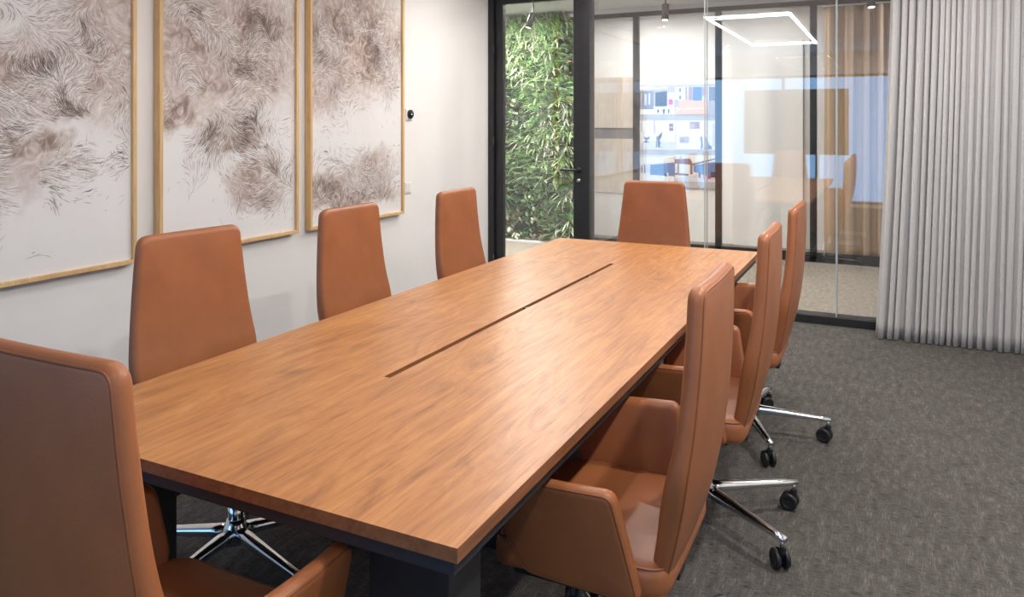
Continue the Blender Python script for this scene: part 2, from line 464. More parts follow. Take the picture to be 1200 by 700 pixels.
def make_chair(name, label):
    t = thing(name, label, 'chair', (0, 0, 0), 0, 'high-backed tan leather chairs around the table')
    bk = obj('backrest', pad(bmesh.new(), back_outline, .042, .0205, back_map, (0, .72), .011), LEATHER, t, True)
    bm = bmesh.new()
    tube(bm, offset_ring(back_outline, .011, -.0182, back_map), .0028, 6, True)
    obj('piping', bm, PIPING, bk, True)
    st = obj('seat', pad(bmesh.new(), seat_outline, .09, .034, seat_map, (0, .03), .008), LEATHER, t, True)
    bm = bmesh.new(); tube(bm, offset_ring(seat_outline, .006, .034, seat_map), .0026, 6, True)
    obj('piping', bm, PIPING, st, True)
    for s in (-1, 1):
        fm = arm_map_factory(s)
        a = obj('armrest', pad(bmesh.new(), arm_outline, .046, .021, fm, (.03, .51), .003), LEATHER, t, True)
        bm = bmesh.new(); tube(bm, offset_ring(arm_outline, .009, .0185, fm), .0026, 6, True)
        obj('piping', bm, PIPING, a, True)
    bm = bmesh.new()
    box(bm, (-.23, -.10, .372), (.23, .20, .388), .004); box(bm, (-.09, -.11, .325), (.09, .13, .374), .012, 3)
    box(bm, (-.03, -.16, .335), (.03, -.08, .365), .005); box(bm, (-.03, -.165, .335), (.03, -.145, .44), .004)
    cyl(bm, (.09, .02, .35), (.24, .02, .35), .006); cyl(bm, (.20, .02, .35), (.25, .02, .348), .011)
    obj('seat_mechanism', bm, BLACKPL, t)
    bm = bmesh.new(); lathe(bm, [(.026, .10), (.026, .22), (.017, .225), (.017, .33)], 24)
    obj('gas_column', bm, CHROME, t, True)
    bm = bmesh.new(); lathe(bm, [(.03, .085), (.042, .09), (.046, .11), (.042, .135), (.032, .15), (.028, .165)], 28)
    hub = obj('star_base', bm, CHROME, t, True); hub['spin'] = 1
    R = .385
    for k in range(5):
        a = 2 * PI * k / 5; Mz = Matrix.Rotation(a, 4, 'Z')
        bm = bmesh.new(); rings = []
        for i in range(9):
            f = i / 8; r = .03 + (R - .03) * f
            w = .024 * (1 - f) + .0125 * f; h = .021 * (1 - f) + .0095 * f; z = .122 - .016 * f
            ring = []
            for j in range(16):
                th = 2 * PI * j / 16; cx = math.copysign(abs(math.cos(th)) ** .75, math.cos(th)); cz = math.copysign(abs(math.sin(th)) ** .75, math.sin(th))
                ring.append(bm.verts.new(Mz @ Vector((r, w * cx, z + h * cz))))
            rings.append(ring)
        for p, q in zip(rings, rings[1:]):
            for j in range(16): bm.faces.new((p[j], p[(j + 1) % 16], q[(j + 1) % 16], q[j]))
        bm.faces.new(rings[0][::-1]); bm.faces.new(rings[-1])
        cyl(bm, Mz @ Vector((R - .012, 0, .105)), Mz @ Vector((R - .012, 0, .074)), .0075)
        obj('leg', bm, CHROME, hub, True)
        # caster
        sw_ = random.uniform(-1.1, 1.1)
        Mc = Mz @ Matrix.Translation((R - .012, 0, 0)) @ Matrix.Rotation(sw_, 4, 'Z')
        bm = bmesh.new(); cyl(bm, Mc @ Vector((0, 0, .08)), Mc @ Vector((0, 0, .058)), .013)
        # hood between the wheels
        pts = [(.014, .066), (-.012, .070), (-.034, .062), (-.044, .045), (-.046, .028), (-.038, .030), (.0, .04)]
        for sgn in (-1, 1):
            pass
        A = [bm.verts.new(Mc @ Vector((x, .0075, z))) for x, z in pts]; Bq = [bm.verts.new(Mc @ Vector((x, -.0075, z))) for x, z in pts]
        bm.faces.new(A); bm.faces.new(Bq[::-1])
        for j in range(len(pts)): bm.faces.new((A[j], A[(j + 1) % len(pts)], Bq[(j + 1) % len(pts)], Bq[j]))
        cyl(bm, Mc @ Vector((-.016, .026, .0325)), Mc @ Vector((-.016, -.026, .0325)), .006)
        ca = obj('caster', bm, BLACKPL, t); ca['spin'] = 1
        for s in (-1, 1):
            bm = bmesh.new()
            Mw = Mc @ Matrix.Translation((-.016, s * .0085, .0325)) @ Matrix.Rotation(-s * PI / 2, 4, 'X')
            lathe(bm, [(.012, 0), (.030, 0), (.0325, .003), (.0325, .013), (.029, .0165), (.02, .0175), (.018, .0155), (.009, .0155)], 26, Mw)
            obj('wheel', bm, BLACKPL, ca, True)
    return t
def copy_tree(o, parent=None):
    c = o.copy(); C.objects.link(c); c.parent = parent
    for ch in list(o.children): copy_tree(ch, c)
    return c
CX_R, CX_L = -.635, -1.956
chairs = [  # x, y, facing (radians about z, 0 = facing +Y), base spin degrees, label
    (CX_R, 1.925, 90.5, 40, 'tan leather chair nearest on the right side of the table, its seat in view'),
    (CX_R + .01, 2.875, 91, 2.4 - 36 - 92, 'tan leather chair on the right of the table, middle of the three backs'),
    (CX_R + .01, 3.775, 90, 8 - 90, 'tan leather chair on the right of the table, the one closest to the glass'),
    (CX_L, 1.876, -96, 10, 'tan leather chair on the picture wall side, nearest the camera'),
    (CX_L, 2.785, -90, 33, 'tan leather chair on the picture wall side, middle one below the third picture'),
    (CX_L, 3.74, -90, 51, 'tan leather chair on the picture wall side, the one closest to the glass door'),
    (-1.265, 1.035, 0.5, 18, 'tan leather chair at the near short end, seen from behind in the left foreground'),
    (-1.365, 4.60, 180, 15, 'tan leather chair at the far short end of the table in front of the glass'),
]
proto = make_chair('office_chair', '')
for i, (x, y, rz, spin, lab) in enumerate(chairs):
    o = proto if i == 0 else copy_tree(proto)
    o.location = (x, y, 0); o.rotation_euler = (0, 0, math.radians(rz)); o['label'] = lab
    for ch in o.children:
        if ch.get('spin'): ch.rotation_euler = (0, 0, math.radians(spin))
for o in list(C.objects):
    if 'spin' in o: del o['spin']

# ================================================================== PICTURES
def mk_art(name, wash):
    """paper with soft pigment clouds; `wash` = list of (y, z, ry, rz, strength) pigment areas in wall metres"""
    m, nt, b = new_mat(name)
    tc = nt.nodes.new('ShaderNodeTexCoord')
    nz = N(nt, 'ShaderNodeTexNoise', Scale=2.6, Detail=5.0, Roughness=.6); L(nt, tc.outputs['Object'], nz.inputs['Vector'])
    sub = nt.nodes.new('ShaderNodeVectorMath'); sub.operation = 'MULTIPLY_ADD'
    L(nt, nz.outputs['Color'], sub.inputs[0]); sub.inputs[1].default_value = (.5, .5, .5)
    L(nt, tc.outputs['Object'], sub.inputs[2])
    acc = None
    for (cy, cz, ry, rz, st) in wash:
        v = nt.nodes.new('ShaderNodeVectorMath'); v.operation = 'SUBTRACT'; L(nt, sub.outputs[0], v.inputs[0]); v.inputs[1].default_value = (.25, cy + .25, cz + .25)
        s = nt.nodes.new('ShaderNodeVectorMath'); s.operation = 'MULTIPLY'; L(nt, v.outputs[0], s.inputs[0]); s.inputs[1].default_value = (0, 1 / ry, 1 / rz)
        ln = nt.nodes.new('ShaderNodeVectorMath'); ln.operation = 'LENGTH'; L(nt, s.outputs[0], ln.inputs[0])
        mr = nt.nodes.new('ShaderNodeMapRange'); mr.interpolation_type = 'SMOOTHSTEP'
        mr.inputs[1].default_value = 1.25; mr.inputs[2].default_value = .35; mr.inputs[3].default_value = 0; mr.inputs[4].default_value = st
        L(nt, ln.outputs['Value'], mr.inputs[0])
        if acc is None: acc = mr.outputs[0]
        else:
            ad = nt.nodes.new('ShaderNodeMath'); ad.operation = 'MAXIMUM'; L(nt, acc, ad.inputs[0]); L(nt, mr.outputs[0], ad.inputs[1]); acc = ad.outputs[0]
    # streaky wash texture
    n3 = N(nt, 'ShaderNodeTexNoise', Scale=9.0, Detail=8.0, Roughness=.7, Distortion=2.5); L(nt, tc.outputs['Object'], n3.inputs['Vector'])
    r3 = ramp(nt, [(.32, (.08,) * 3), (.66, (1,) * 3)]); L(nt, n3.outputs['Fac'], r3.inputs[0])
    mu = nt.nodes.new('ShaderNodeMath'); mu.operation = 'MULTIPLY'; L(nt, acc, mu.inputs[0]); L(nt, r3.outputs[0], mu.inputs[1])
    col = ramp(nt, [(0, (.82, .81, .81)), (.14, (.68, .625, .60)), (.36, (.52, .43, .39)), (.6, (.33, .255, .225)), (1, (.15, .11, .098))])
    L(nt, mu.outputs[0], col.inputs[0]); L(nt, col.outputs[0], b.inputs['Base Color'])
    b.inputs['Roughness'].default_value = .75; b.inputs['Specular IOR Level'].default_value = .2
    return m
INK = [plain('ink_charcoal', (.09, .08, .08), .7, 0, .1), plain('ink_umber', (.31, .235, .205), .7, 0, .1),
       plain('ink_taupe', (.50, .42, .385), .7, 0, .1), plain('gouache_white', (.82, .80, .80), .7, 0, .03)]
def W(u, v): p = on_x(u, v, LX + .03); return p.y, p.z
ZBOT, ZTOP = .822, 2.62
from mathutils import noise as mn
def fld(y, z, seed, sc, oct=3):
    return mn.fractal(Vector((y * sc, z * sc, seed * 7.31)), 1.0, 2.0, oct)
def picture(y0, y1, washes, strokes, seed, label, tilt):
    t = thing('framed_artwork', label, 'picture', (LX, (y0 + y1) / 2, ZBOT), 0, 'row of three framed abstract artworks')
    ly = t.location.y; lz = t.location.z
    dep, fw = .048, .020
    bm = bmesh.new()
    a, b_ = y0 - ly, y1 - ly; h = ZTOP - ZBOT
    box(bm, (.004, a, 0), (dep, b_, fw), .0015, 1); box(bm, (.004, a, h - fw), (dep, b_, h), .0015, 1)
    box(bm, (.004, a, fw), (dep, a + fw, h - fw), .0015, 1); box(bm, (.004, b_ - fw, fw), (dep, b_, h - fw), .0015, 1)
    obj('frame', bm, OAK, t)
    ws = []
    for (u, v, ru, rv, s) in washes:
        cy, cz = W(u, v); ey, _ = W(u + ru, v); _, ez = W(u, v - rv)
        ws.append((cy - ly, cz - lz, abs(ey - cy), abs(ez - cz), s))
    canvas = obj('paper', B((.02, a + fw, fw), (.03, b_ - fw, h - fw)), mk_art('artwork_pigment_%d' % seed, ws), t)
    rnd = random.Random(seed)
    bm = bmesh.new(); x = .0302
    for (u, v, ru, rv, n, base, swirl, tone) in strokes:
        cy, cz = W(u, v); ey, _ = W(u + ru, v); _, ez = W(u, v - rv); ry, rz = abs(ey - cy), abs(ez - cz)
        cnt = 0; tries = 0
        while cnt < n * 1.7 and tries < n * 20:
            tries += 1
            py = cy - ly + rnd.gauss(0, .62) * ry; pz = cz - lz + rnd.gauss(0, .62) * rz
            m = fld(py, pz, seed, 3.6, 4)
            if m < rnd.uniform(-.35, .45): continue
            cnt += 1
            ln = rnd.uniform(.012, .055) * (1.6 if rnd.random() < .12 else 1); wd = rnd.uniform(.0004, .0013) * (2.0 if rnd.random() < .06 else 1)
            seg = 9; pts = []; y, z = py, pz
            for k in range(seg + 1):
                pts.append((y, z))
                ang = base + (.6 + .6 * swirl) * 3.4 * fld(y, z, seed + 3, 2.9, 2) + .5 * fld(y, z, seed + 9, 13, 2)
                y += math.cos(ang) * ln / seg; z += math.sin(ang) * ln / seg
            if any(not (a + fw + .003 < q[0] < b_ - fw - .003 and fw + .003 < q[1] < h - fw - .003) for q in pts): continue
            dk = max(0, fld(py, pz, seed + 5, 5.0, 3) - .03) * 2.4
            r_ = rnd.random(); t0 = tone * (.04 + 1.1 * dk); t1 = tone * (.28 + 1.2 * dk)
            mi = 0 if r_ < t0 * .5 else 1 if r_ < t1 else 2 if r_ < t1 + (1 - t1) * .45 else 3
            xx = x + rnd.random() * .0004
            vs = []
            for k, (y, z) in enumerate(pts):
                k0, k1 = pts[max(0, k - 1)], pts[min(seg, k + 1)]
                d = Vector((k1[0] - k0[0], k1[1] - k0[1])); d = d.normalized() if d.length else Vector((1, 0))
                w_ = wd * math.sin(PI * (k + .35) / (seg + .7))
                vs.append((bm.verts.new((xx, y - d.y * w_, z + d.x * w_)), bm.verts.new((xx, y + d.y * w_, z - d.x * w_))))
            for p, q in zip(vs, vs[1:]):
                f = bm.faces.new((p[0], p[1], q[1], q[0])); f.material_index = mi
    obj('brushwork', bm, INK, canvas)
    obj('glazing', B((.036, a + fw, fw), (.039, b_ - fw, h - fw)), GLASSP, t)
    return t
picture(1.455, 2.447, [(130, 40, 60, 130, .5), (60, 80, 120, 60, .62), (85, 112, 34, 26, 1.0), (35, 165, 50, 26, .8), (20, 100, 50, 40, .8), (60, 55, 50, 30, .6), (20, 200, 60, 40, .45)],
        [(50, 40, 70, 60, 1700, .2, 1.6, .5), (35, 130, 110, 60, 3000, -.5, 1.0, .55), (75, 110, 55, 60, 1700, .4, 2.0, .7), (60, 165, 60, 40, 900, -.6, .3, .5), (30, 230, 40, 40, 160, -.9, .6, .5), (15, 190, 45, 45, 500, -.8, .6, .5)],
        11, 'abstract brown artwork in oak frame with large swirling cloud, leftmost of the three', 0)
picture(2.572, 3.549, [(265, 40, 110, 110, .5), (225, 35, 50, 30, .8), (300, 30, 40, 30, .9), (312, 75, 26, 40, .8), (210, 125, 34, 26, .9), (255, 100, 40, 20, .7), (275, 162, 34, 20, .75), (305, 218, 30, 30, .7)],
        [(240, 35, 60, 55, 2200, .1, 1.2, .6), (300, 50, 40, 60, 1500, -.5, .8, .65), (230, 110, 50, 40, 1400, -.3, 1.0, .6), (275, 165, 50, 35, 1300, -.5, .8, .6), (308, 215, 34, 36, 900, -.7, .8, .65)],
        23, 'abstract brown artwork in oak frame, middle of the three on the wall', 0)
picture(3.651, 4.664, [(410, 40, 80, 80, .6), (395, 35, 34, 34, 1.0), (435, 55, 30, 45, .95), (385, 95, 30, 40, .5), (382, 222, 34, 26, 1.0), (420, 228, 50, 18, 1.0), (440, 200, 20, 20, .6)],
        [(410, 45, 45, 45, 2600, -.4, 1.0, .75), (445, 65, 25, 45, 1100, -.9, .6, .7), (385, 110, 25, 35, 600, -.6, .8, .4), (395, 215, 40, 28, 1800, -.4, .8, .75), (440, 215, 30, 28, 1000, .3, .8, .6)],
        37, 'abstract brown artwork in oak frame nearest the glass door, dark clouds at top and bottom', 0)

# thermostat and switch on the left wall
p = on_x(479, 134, LX)
t = thing('thermostat', 'small white square thermostat with black round dial on the wall beside the pictures', 'thermostat', (LX, p.y, p.z))
obj('wall_plate', B((0, -.046, -.046), (.010, .046, .046), .006, 3), WHITEPL, t)
obj('dial', lathe(bmesh.new(), [(.034, 0), (.034, .012), (.030, .016)], 32, Matrix.Translation((.010, 0, 0)) @ Matrix.Rotation(PI / 2, 4, 'Y')), DARKGLASS, t, True)
obj('display_ring', lathe(bmesh.new(), [(.006, 0), (.006, .0012)], 20, Matrix.Translation((.0262, 0, 0)) @ Matrix.Rotation(PI / 2, 4, 'Y')), WHITEPL, t)
p = on_x(477.5, 220, LX)
t = thing('light_switch', 'white double light switch low on the wall below the thermostat', 'switch', (LX, p.y, p.z))
obj('wall_plate', B((0, -.042, -.042), (.009, .042, .042), .003, 2), WHITEPL, t)
for s in (-1, 1): obj('rocker', B((.009, s * .017 - .015, -.030), (.013, s * .017 + .015, .030), .0015, 1), WHITEPL, t)

# ================================================================== CURTAINS
def curtain(name, x0, x1, yc, z0, z1, pitch, amp, flare, mat, seed, th=.004):
    rnd = random.Random(seed)
    # knots of the folds with irregular widths
    cuts = [x0]
    while cuts[-1] < x1: cuts.append(cuts[-1] + pitch * rnd.choice([.7, .8, 1.0, 1.15, 1.5]))
    amps = [amp * rnd.uniform(.55, 1.3) for _ in cuts]; per = 12; line = []
    for i in range(len(cuts) - 1):
        for k in range(per):
            f = k / per; line.append((cuts[i] + (cuts[i + 1] - cuts[i]) * f, i, f))
    line.append((cuts[-1], len(cuts) - 2, 1.0))
    nz = 26; bm = bmesh.new(); F = []; Bk = []
    ph = [rnd.uniform(-1, 1) for _ in cuts]
    for j in range(nz + 1):
        g = j / nz; z = z1 + (z0 - z1) * g; rf, rb = [], []
        for (x, i, f) in line:
            A = amps[i] * (.75 + .3 * g)
            y = yc + A * math.cos(2 * PI * f) + .25 * A * math.sin(4 * PI * f + ph[i]) * math.sin(PI * f)
            q = (x - x0) / (x1 - x0)
            xx = x - flare * g ** 1.3 * max(0, 1 - q * 1.1) + .006 * math.sin(3 * g + ph[i] * 3) * g
            xx += .010 * math.sin(4 * PI * f)      # omega shaped folds
            rf.append(bm.verts.new((xx, y, z))); rb.append(bm.verts.new((xx, y + th, z)))
        F.append(rf); Bk.append(rb)
    m = len(line)
    for j in range(nz):
        for i in range(m - 1):
            bm.faces.new((F[j][i], F[j][i + 1], F[j + 1][i + 1], F[j + 1][i])); bm.faces.new((Bk[j][i], Bk[j + 1][i], Bk[j + 1][i + 1], Bk[j][i + 1]))
        bm.faces.new((F[j][0], F[j + 1][0], Bk[j + 1][0], Bk[j][0])); bm.faces.new((F[j][-1], Bk[j][-1], Bk[j + 1][-1], F[j + 1][-1]))
    for i in range(m - 1):
        bm.faces.new((F[0][i], Bk[0][i], Bk[0][i + 1], F[0][i + 1])); bm.faces.new((F[-1][i], F[-1][i + 1], Bk[-1][i + 1], Bk[-1][i]))
    return obj(name, bm, mat, None, True)
def mk_fabric(name, col):
    m, nt, b = new_mat(name)
    mp = mapping(nt, (260, 260, 260)); n = N(nt, 'ShaderNodeTexNoise', Scale=1.0, Detail=2.0); L(nt, mp.outputs[0], n.inputs['Vector'])
    r = ramp(nt, [(.3, tuple(c * .88 for c in col)), (.7, tuple(min(1, c * 1.08) for c in col))]); L(nt, n.outputs['Fac'], r.inputs[0])
    L(nt, r.outputs[0], b.inputs['Base Color']); b.inputs['Roughness'].default_value = .9; b.inputs['Specular IOR Level'].default_value = .15
    b.inputs['Sheen Weight'].default_value = .15
    bump(nt, b, n.outputs['Fac'], .2, .001); return m
GREYF = mk_fabric('light_grey_curtain_fabric', (.52, .505, .50))
TANF = mk_fabric('tan_curtain_fabric', (.50, .365, .25))
t = thing('curtain', 'floor-length light grey pleated curtain hanging before the right end of the glass', 'curtain')
c = curtain('drape', .015, RX - .03, 5.84, .006, 2.70, .043, .026, .105, GREYF, 5); c.parent = t
h_ = obj('curtain_rail', B((-.05, 5.80, 2.70), (RX, 5.88, 2.745), .004), WHITEPL, t)
t = thing('curtain', 'tan pleated curtain inside the room across the corridor', 'curtain')
c = curtain('drape', -.64, 3.3, 9.02, .02, 2.76, .135, .04, 0, TANF, 9); c.parent = t
obj('curtain_rail', B((-.66, 8.98, 2.76), (3.38, 9.06, CC), .004), WHITEPL, t)

# ================================================================== ACROSS THE CORRIDOR
# plant wall
PX0, PX1 = -5.6, posts[0] - .11
pwall = thing('plant_wall', 'green living wall of mixed ferns and spiky leaves seen through the glass door', 'plant wall', ((PX0 + PX1) / 2, OY, 0))
BACKG = plain('dark_moss_backing', (.02, .035, .018), .9, 0, .3)
obj('backing_panel', loc(B((PX0, OY + .02, .03), (PX1, OY + .10, 2.80)), pwall), BACKG, pwall)
obj('plinth', loc(B((PX0, OY - .18, 0), (PX1, OY + .10, .03), .004), pwall), WALLG, pwall)['label'] = 'pale grey plinth'
def leafmat(name, col, rough=.45):
    m, nt, b = new_mat(name); tc = nt.nodes.new('ShaderNodeTexCoord')
    n = N(nt, 'ShaderNodeTexNoise', Scale=6.0, Detail=3.0); L(nt, tc.outputs['Object'], n.inputs['Vector'])
    r = ramp(nt, [(.3, tuple(c * .55 for c in col)), (.7, tuple(min(1, c * 1.4) for c in col))]); L(nt, n.outputs['Fac'], r.inputs[0])
    L(nt, r.outputs[0], b.inputs['Base Color']); b.inputs['Roughness'].default_value = rough
    return m
LEAVES = [leafmat('leaf_mid_green', (.085, .20, .055)), leafmat('leaf_dark_green', (.06, .14, .05)), leafmat('leaf_pale_green', (.22, .34, .13)), leafmat('leaf_silver', (.42, .48, .34)), leafmat('leaf_bronze', (.20, .17, .10))]
def leaf(bm, p, d, ln, wd, droop, mi, seg=4, thick=.0012):
    d = d.normalized(); side = d.cross(Vector((0, 0, 1)))
    if side.length < .1: side = Vector((1, 0, 0))
    side.normalize(); pts = []; q = Vector(p); dd = d.copy()
    for k in range(seg + 1):
        pts.append(q.copy()); q += dd * ln / seg; dd = (dd + Vector((0, 0, -droop / seg))).normalized()
    up = side.cross(d).normalized() * thick
    vs = []
    for k, c in enumerate(pts):
        w = wd * (math.sin(PI * min(1, (k + .6) / (seg + .6))) ** .8) + .0004
        vs.append((bm.verts.new(c - side * w), bm.verts.new(c + up * 2.5), bm.verts.new(c + side * w)))
    for a, b_ in zip(vs, vs[1:]):
        for i in (0, 1):
            f = bm.faces.new((a[i], a[i + 1], b_[i + 1], b_[i])); f.material_index = mi; f.smooth = True
rnd = random.Random(3)
bms = {'spiky_foliage': bmesh.new(), 'fern_foliage': bmesh.new(), 'broad_foliage': bmesh.new()}
n_t = 0
x = PX0 + .05
cells = []
while x < PX1:
    z = .07
    while z < 2.74: cells.append((x + rnd.uniform(-.04, .04), z + rnd.uniform(-.04, .04))); z += .088
    x += .088
for (x, z) in cells:
    if x < -5.0 and rnd.random() < .5: continue
    patch = math.sin(x * 5.1 + 1.3 * z) + math.sin(z * 4.3 - x * 2.1 + 1) + rnd.uniform(-.7, .7)
    p = Vector((x, OY - .0 - rnd.uniform(0, .05), z))
    if patch > .2:
        mi = rnd.choice([0, 2, 2, 3, 3]); n = rnd.randint(12, 17)
        for _ in range(n):
            th = rnd.uniform(0, 2 * PI); e = rnd.uniform(.35, 1.0)
            leaf(bms['spiky_foliage'], p, Vector((math.cos(th) * e, -rnd.uniform(.35, 1.0), math.sin(th) * e + .25)), rnd.uniform(.14, .27), rnd.uniform(.006, .012), rnd.uniform(.3, 1.0), mi)
    elif patch > -.55:
        mi = rnd.choice([0, 0, 1, 2]); n = rnd.randint(5, 8)
        for _ in range(n):
            th = rnd.uniform(0, 2 * PI); d = Vector((math.cos(th), -rnd.uniform(.5, 1.1), math.sin(th) * .8 + .35)).normalized()
            ln = rnd.uniform(.16, .28); q = p.copy(); dd = d.copy(); side = d.cross(Vector((0, 0, 1))).normalized()
            for k in range(9):
                q += dd * ln / 9; dd = (dd + Vector((0, 0, -.09))).normalized()
                l2 = .055 * math.sin(PI * (k + 1) / 10.5)
                for s in (-1, 1): leaf(bms['fern_foliage'], q, side * s + dd * .35, l2, .0045, .3, mi, 2)
    else:
        mi = rnd.choice([1, 1, 3, 4, 0]); n = rnd.randint(8, 13)
        for _ in range(n):
            th = rnd.uniform(0, 2 * PI); o_ = Vector((math.cos(th) * .05 * rnd.random(), -rnd.uniform(.0, .1), math.sin(th) * .05 * rnd.random()))
            leaf(bms['broad_foliage'], p + o_, Vector((math.cos(th), -rnd.uniform(.2, .9), math.sin(th) * .9)), rnd.uniform(.04, .08), rnd.uniform(.012, .022), .7, mi)
for k_, b_ in bms.items():
    for v in b_.verts: v.co.z = max(.034, v.co.z)
    o = obj(k_, loc(b_, pwall), LEAVES, pwall); o['kind'] = 'stuff'

# wall boards behind the first bay
def board(u0, v0, u1, v1, Y, name, label, cat, mat, th=.02, group=None, bev=.002):
    a = on_y(u0, v1, Y); b_ = on_y(u1, v0, Y)
    o = obj(name, B((a.x, Y, a.z), (b_.x, Y + th, b_.z), bev, 1), mat); tag(o, label, cat, group); return o
Yb = FY - .02
board(690, 90, 742, 150, Yb, 'wall_board', 'upper cream wood board on the far wall beside the photo display', 'board', CREAM)
board(690, 163, 742, 225, Yb, 'wall_board', 'lower cream wood board on the far wall beside the photo display', 'board', CREAM)
board(690, 150.6, 742, 162.4, Yb + .01, 'shelf_strip', 'grey strip between the two cream boards on the far wall', 'strip', plain('grey_strip', (.22, .22, .24), .5), .009)
board(859, 46, 941, 352, FY - .045, 'white_panel', 'tall plain white panel standing against the far wall left of the tan curtain', 'panel', WALLW, .044)

# photo display: three rows, two prints each, on a grey backing
dcol = {}
def flat(name, col):
    if name not in dcol: dcol[name] = plain('print_' + name, col, .45, 0, .08, 30)
    return dcol[name]
PC = [flat('white', (.74, .74, .74)), flat('slate', (.17, .18, .24)), flat('peach', (.80, .46, .30)), flat('blue', (.10, .20, .42)),
      flat('magenta', (.55, .04, .22)), flat('grey', (.40, .41, .44)), flat('brown', (.22, .12, .10)), flat('black', (.05, .05, .07)), flat('mauve', (.36, .25, .30)), flat('pale', (.58, .60, .66))]
Yd = FY - .03
a = on_y(748, 218, Yd); b_ = on_y(839, 98, Yd)
disp = thing('photo_display', 'wall display of six office interior photographs in three rows on the far wall', 'photo display', ((a.x + b_.x) / 2, Yd, a.z))
obj('backing_panel', loc(B((a.x, Yd, a.z), (b_.x, Yd + .029, b_.z)), disp), plain('display_backing_grey', (.42, .42, .42), .6), disp)
def Q(zx, zy): return (740 + zx / 5.38, 90 + zy / 5.38)
def printed(rect, shapes, name='photo_print'):
    bm = bmesh.new(); x0, y0, x1, y1 = rect
    p, q = on_y(*Q(x0, y1), Yd), on_y(*Q(x1, y0), Yd)
    box(bm, (p.x, Yd - .004, p.z), (q.x, Yd - .0002, q.z), 0, mi=shapes[0])
    for i, (ci, poly) in enumerate(shapes[1]):
        yy = Yd - .0042 - .0002 * i
        pp = [(min(max(px, x0), x1), min(max(py, y0), y1)) for px, py in poly]
        vs = [bm.verts.new((on_y(*Q(px, py), Yd).x, yy, on_y(*Q(px, py), Yd).z)) for px, py in pp]
        f = bm.faces.new(vs); f.material_index = ci
    me = obj(name, loc(bm, disp), PC, disp); return me
def R4(x0, y0, x1, y1): return [(x0, y0), (x1, y0), (x1, y1), (x0, y1)]
printed((40, 58, 272, 238), (5, [(0, [(40, 205), (150, 185), (272, 195), (272, 238), (40, 238)]), (1, R4(48, 90, 140, 205)), (7, [(150, 100), (225, 90), (225, 190), (150, 190)]), (0, [(40, 58), (130, 62), (190, 78), (40, 84)]),
        (0, [(180, 64), (225, 60), (225, 74), (185, 74)]), (5, R4(60, 100, 68, 205)), (9, R4(84, 110, 96, 180)), (9, R4(108, 105, 118, 175)), (0, R4(226, 100, 272, 200)), (4, R4(234, 142, 262, 176)),
        (7, [(160, 196), (176, 196), (172, 228), (164, 228)]), (7, [(196, 200), (214, 200), (208, 234), (200, 234)]), (0, [(140, 188), (235, 186), (245, 204), (150, 208)]), (7, R4(232, 204, 240, 230))]))
printed((275, 58, 532, 238), (9, [(0, R4(275, 66, 340, 150)), (1, R4(300, 72, 314, 96)), (1, R4(300, 118, 314, 142)), (3, R4(388, 64, 445, 152)), (8, R4(340, 64, 352, 150)), (8, R4(360, 64, 386, 150)), (1, R4(490, 64, 532, 150)), (8, R4(447, 64, 470, 120)),
        (2, [(300, 150), (312, 144), (420, 152), (455, 146), (490, 150), (490, 200), (300, 202)]), (2, [(276, 204), (300, 196), (490, 196), (484, 238), (270, 238)]), (0, [(290, 200), (470, 197), (470, 203), (290, 208)]), (5, [(486, 150), (532, 150), (532, 238), (486, 238)]), (5, R4(275, 145, 300, 190))]))
printed((40, 276, 278, 458), (0, [(9, [(40, 430), (120, 400), (278, 410), (278, 458), (40, 458)]), (3, [(76, 372), (92, 384), (118, 374), (112, 396), (96, 402), (80, 392)]), (7, [(88, 402), (96, 402), (116, 416), (74, 414)]), (6, R4(238, 294, 264, 342)), (0, R4(241, 316, 261, 320)),
        (7, [(164, 380), (196, 346), (190, 380), (178, 398), (182, 420), (176, 446), (168, 444), (166, 410)]), (1, [(158, 372), (164, 376), (164, 446), (154, 446)]), (5, [(140, 276), (148, 276), (152, 360), (142, 360)]), (5, R4(60, 290, 66, 350)), (9, R4(76, 340, 84, 372)), (1, R4(172, 440, 192, 445))]))
printed((282, 276, 532, 458), (0, [(8, R4(368, 284, 430, 328)), (5, R4(372, 296, 398, 324)), (5, R4(304, 378, 364, 418)), (8, R4(308, 390, 330, 412)), (3, [(432, 376), (446, 380), (452, 440), (444, 458), (436, 456), (440, 420)]), (3, [(468, 380), (480, 388), (490, 430), (508, 440), (508, 458), (452, 458), (470, 440)]), (9, R4(510, 300, 532, 440)), (7, R4(470, 388, 474, 400))]))
printed((40, 496, 272, 656), (9, [(0, [(40, 590), (272, 625), (272, 656), (40, 656)]), (3, [(118, 556), (272, 540), (272, 628), (118, 618)]), (0, [(40, 510), (272, 500), (272, 538), (40, 556)]), (7, [(44, 560), (50, 560), (52, 604), (46, 604)]), (7, [(62, 560), (68, 560), (70, 606), (64, 606)]), (7, [(80, 552), (86, 552), (90, 610), (82, 610)]),
        (1, R4(150, 556, 153, 616)), (1, R4(190, 552, 193, 620)), (0, [(222, 608), (232, 604), (236, 622), (226, 624)]), (7, [(206, 612), (222, 606), (224, 628), (210, 628)])]))
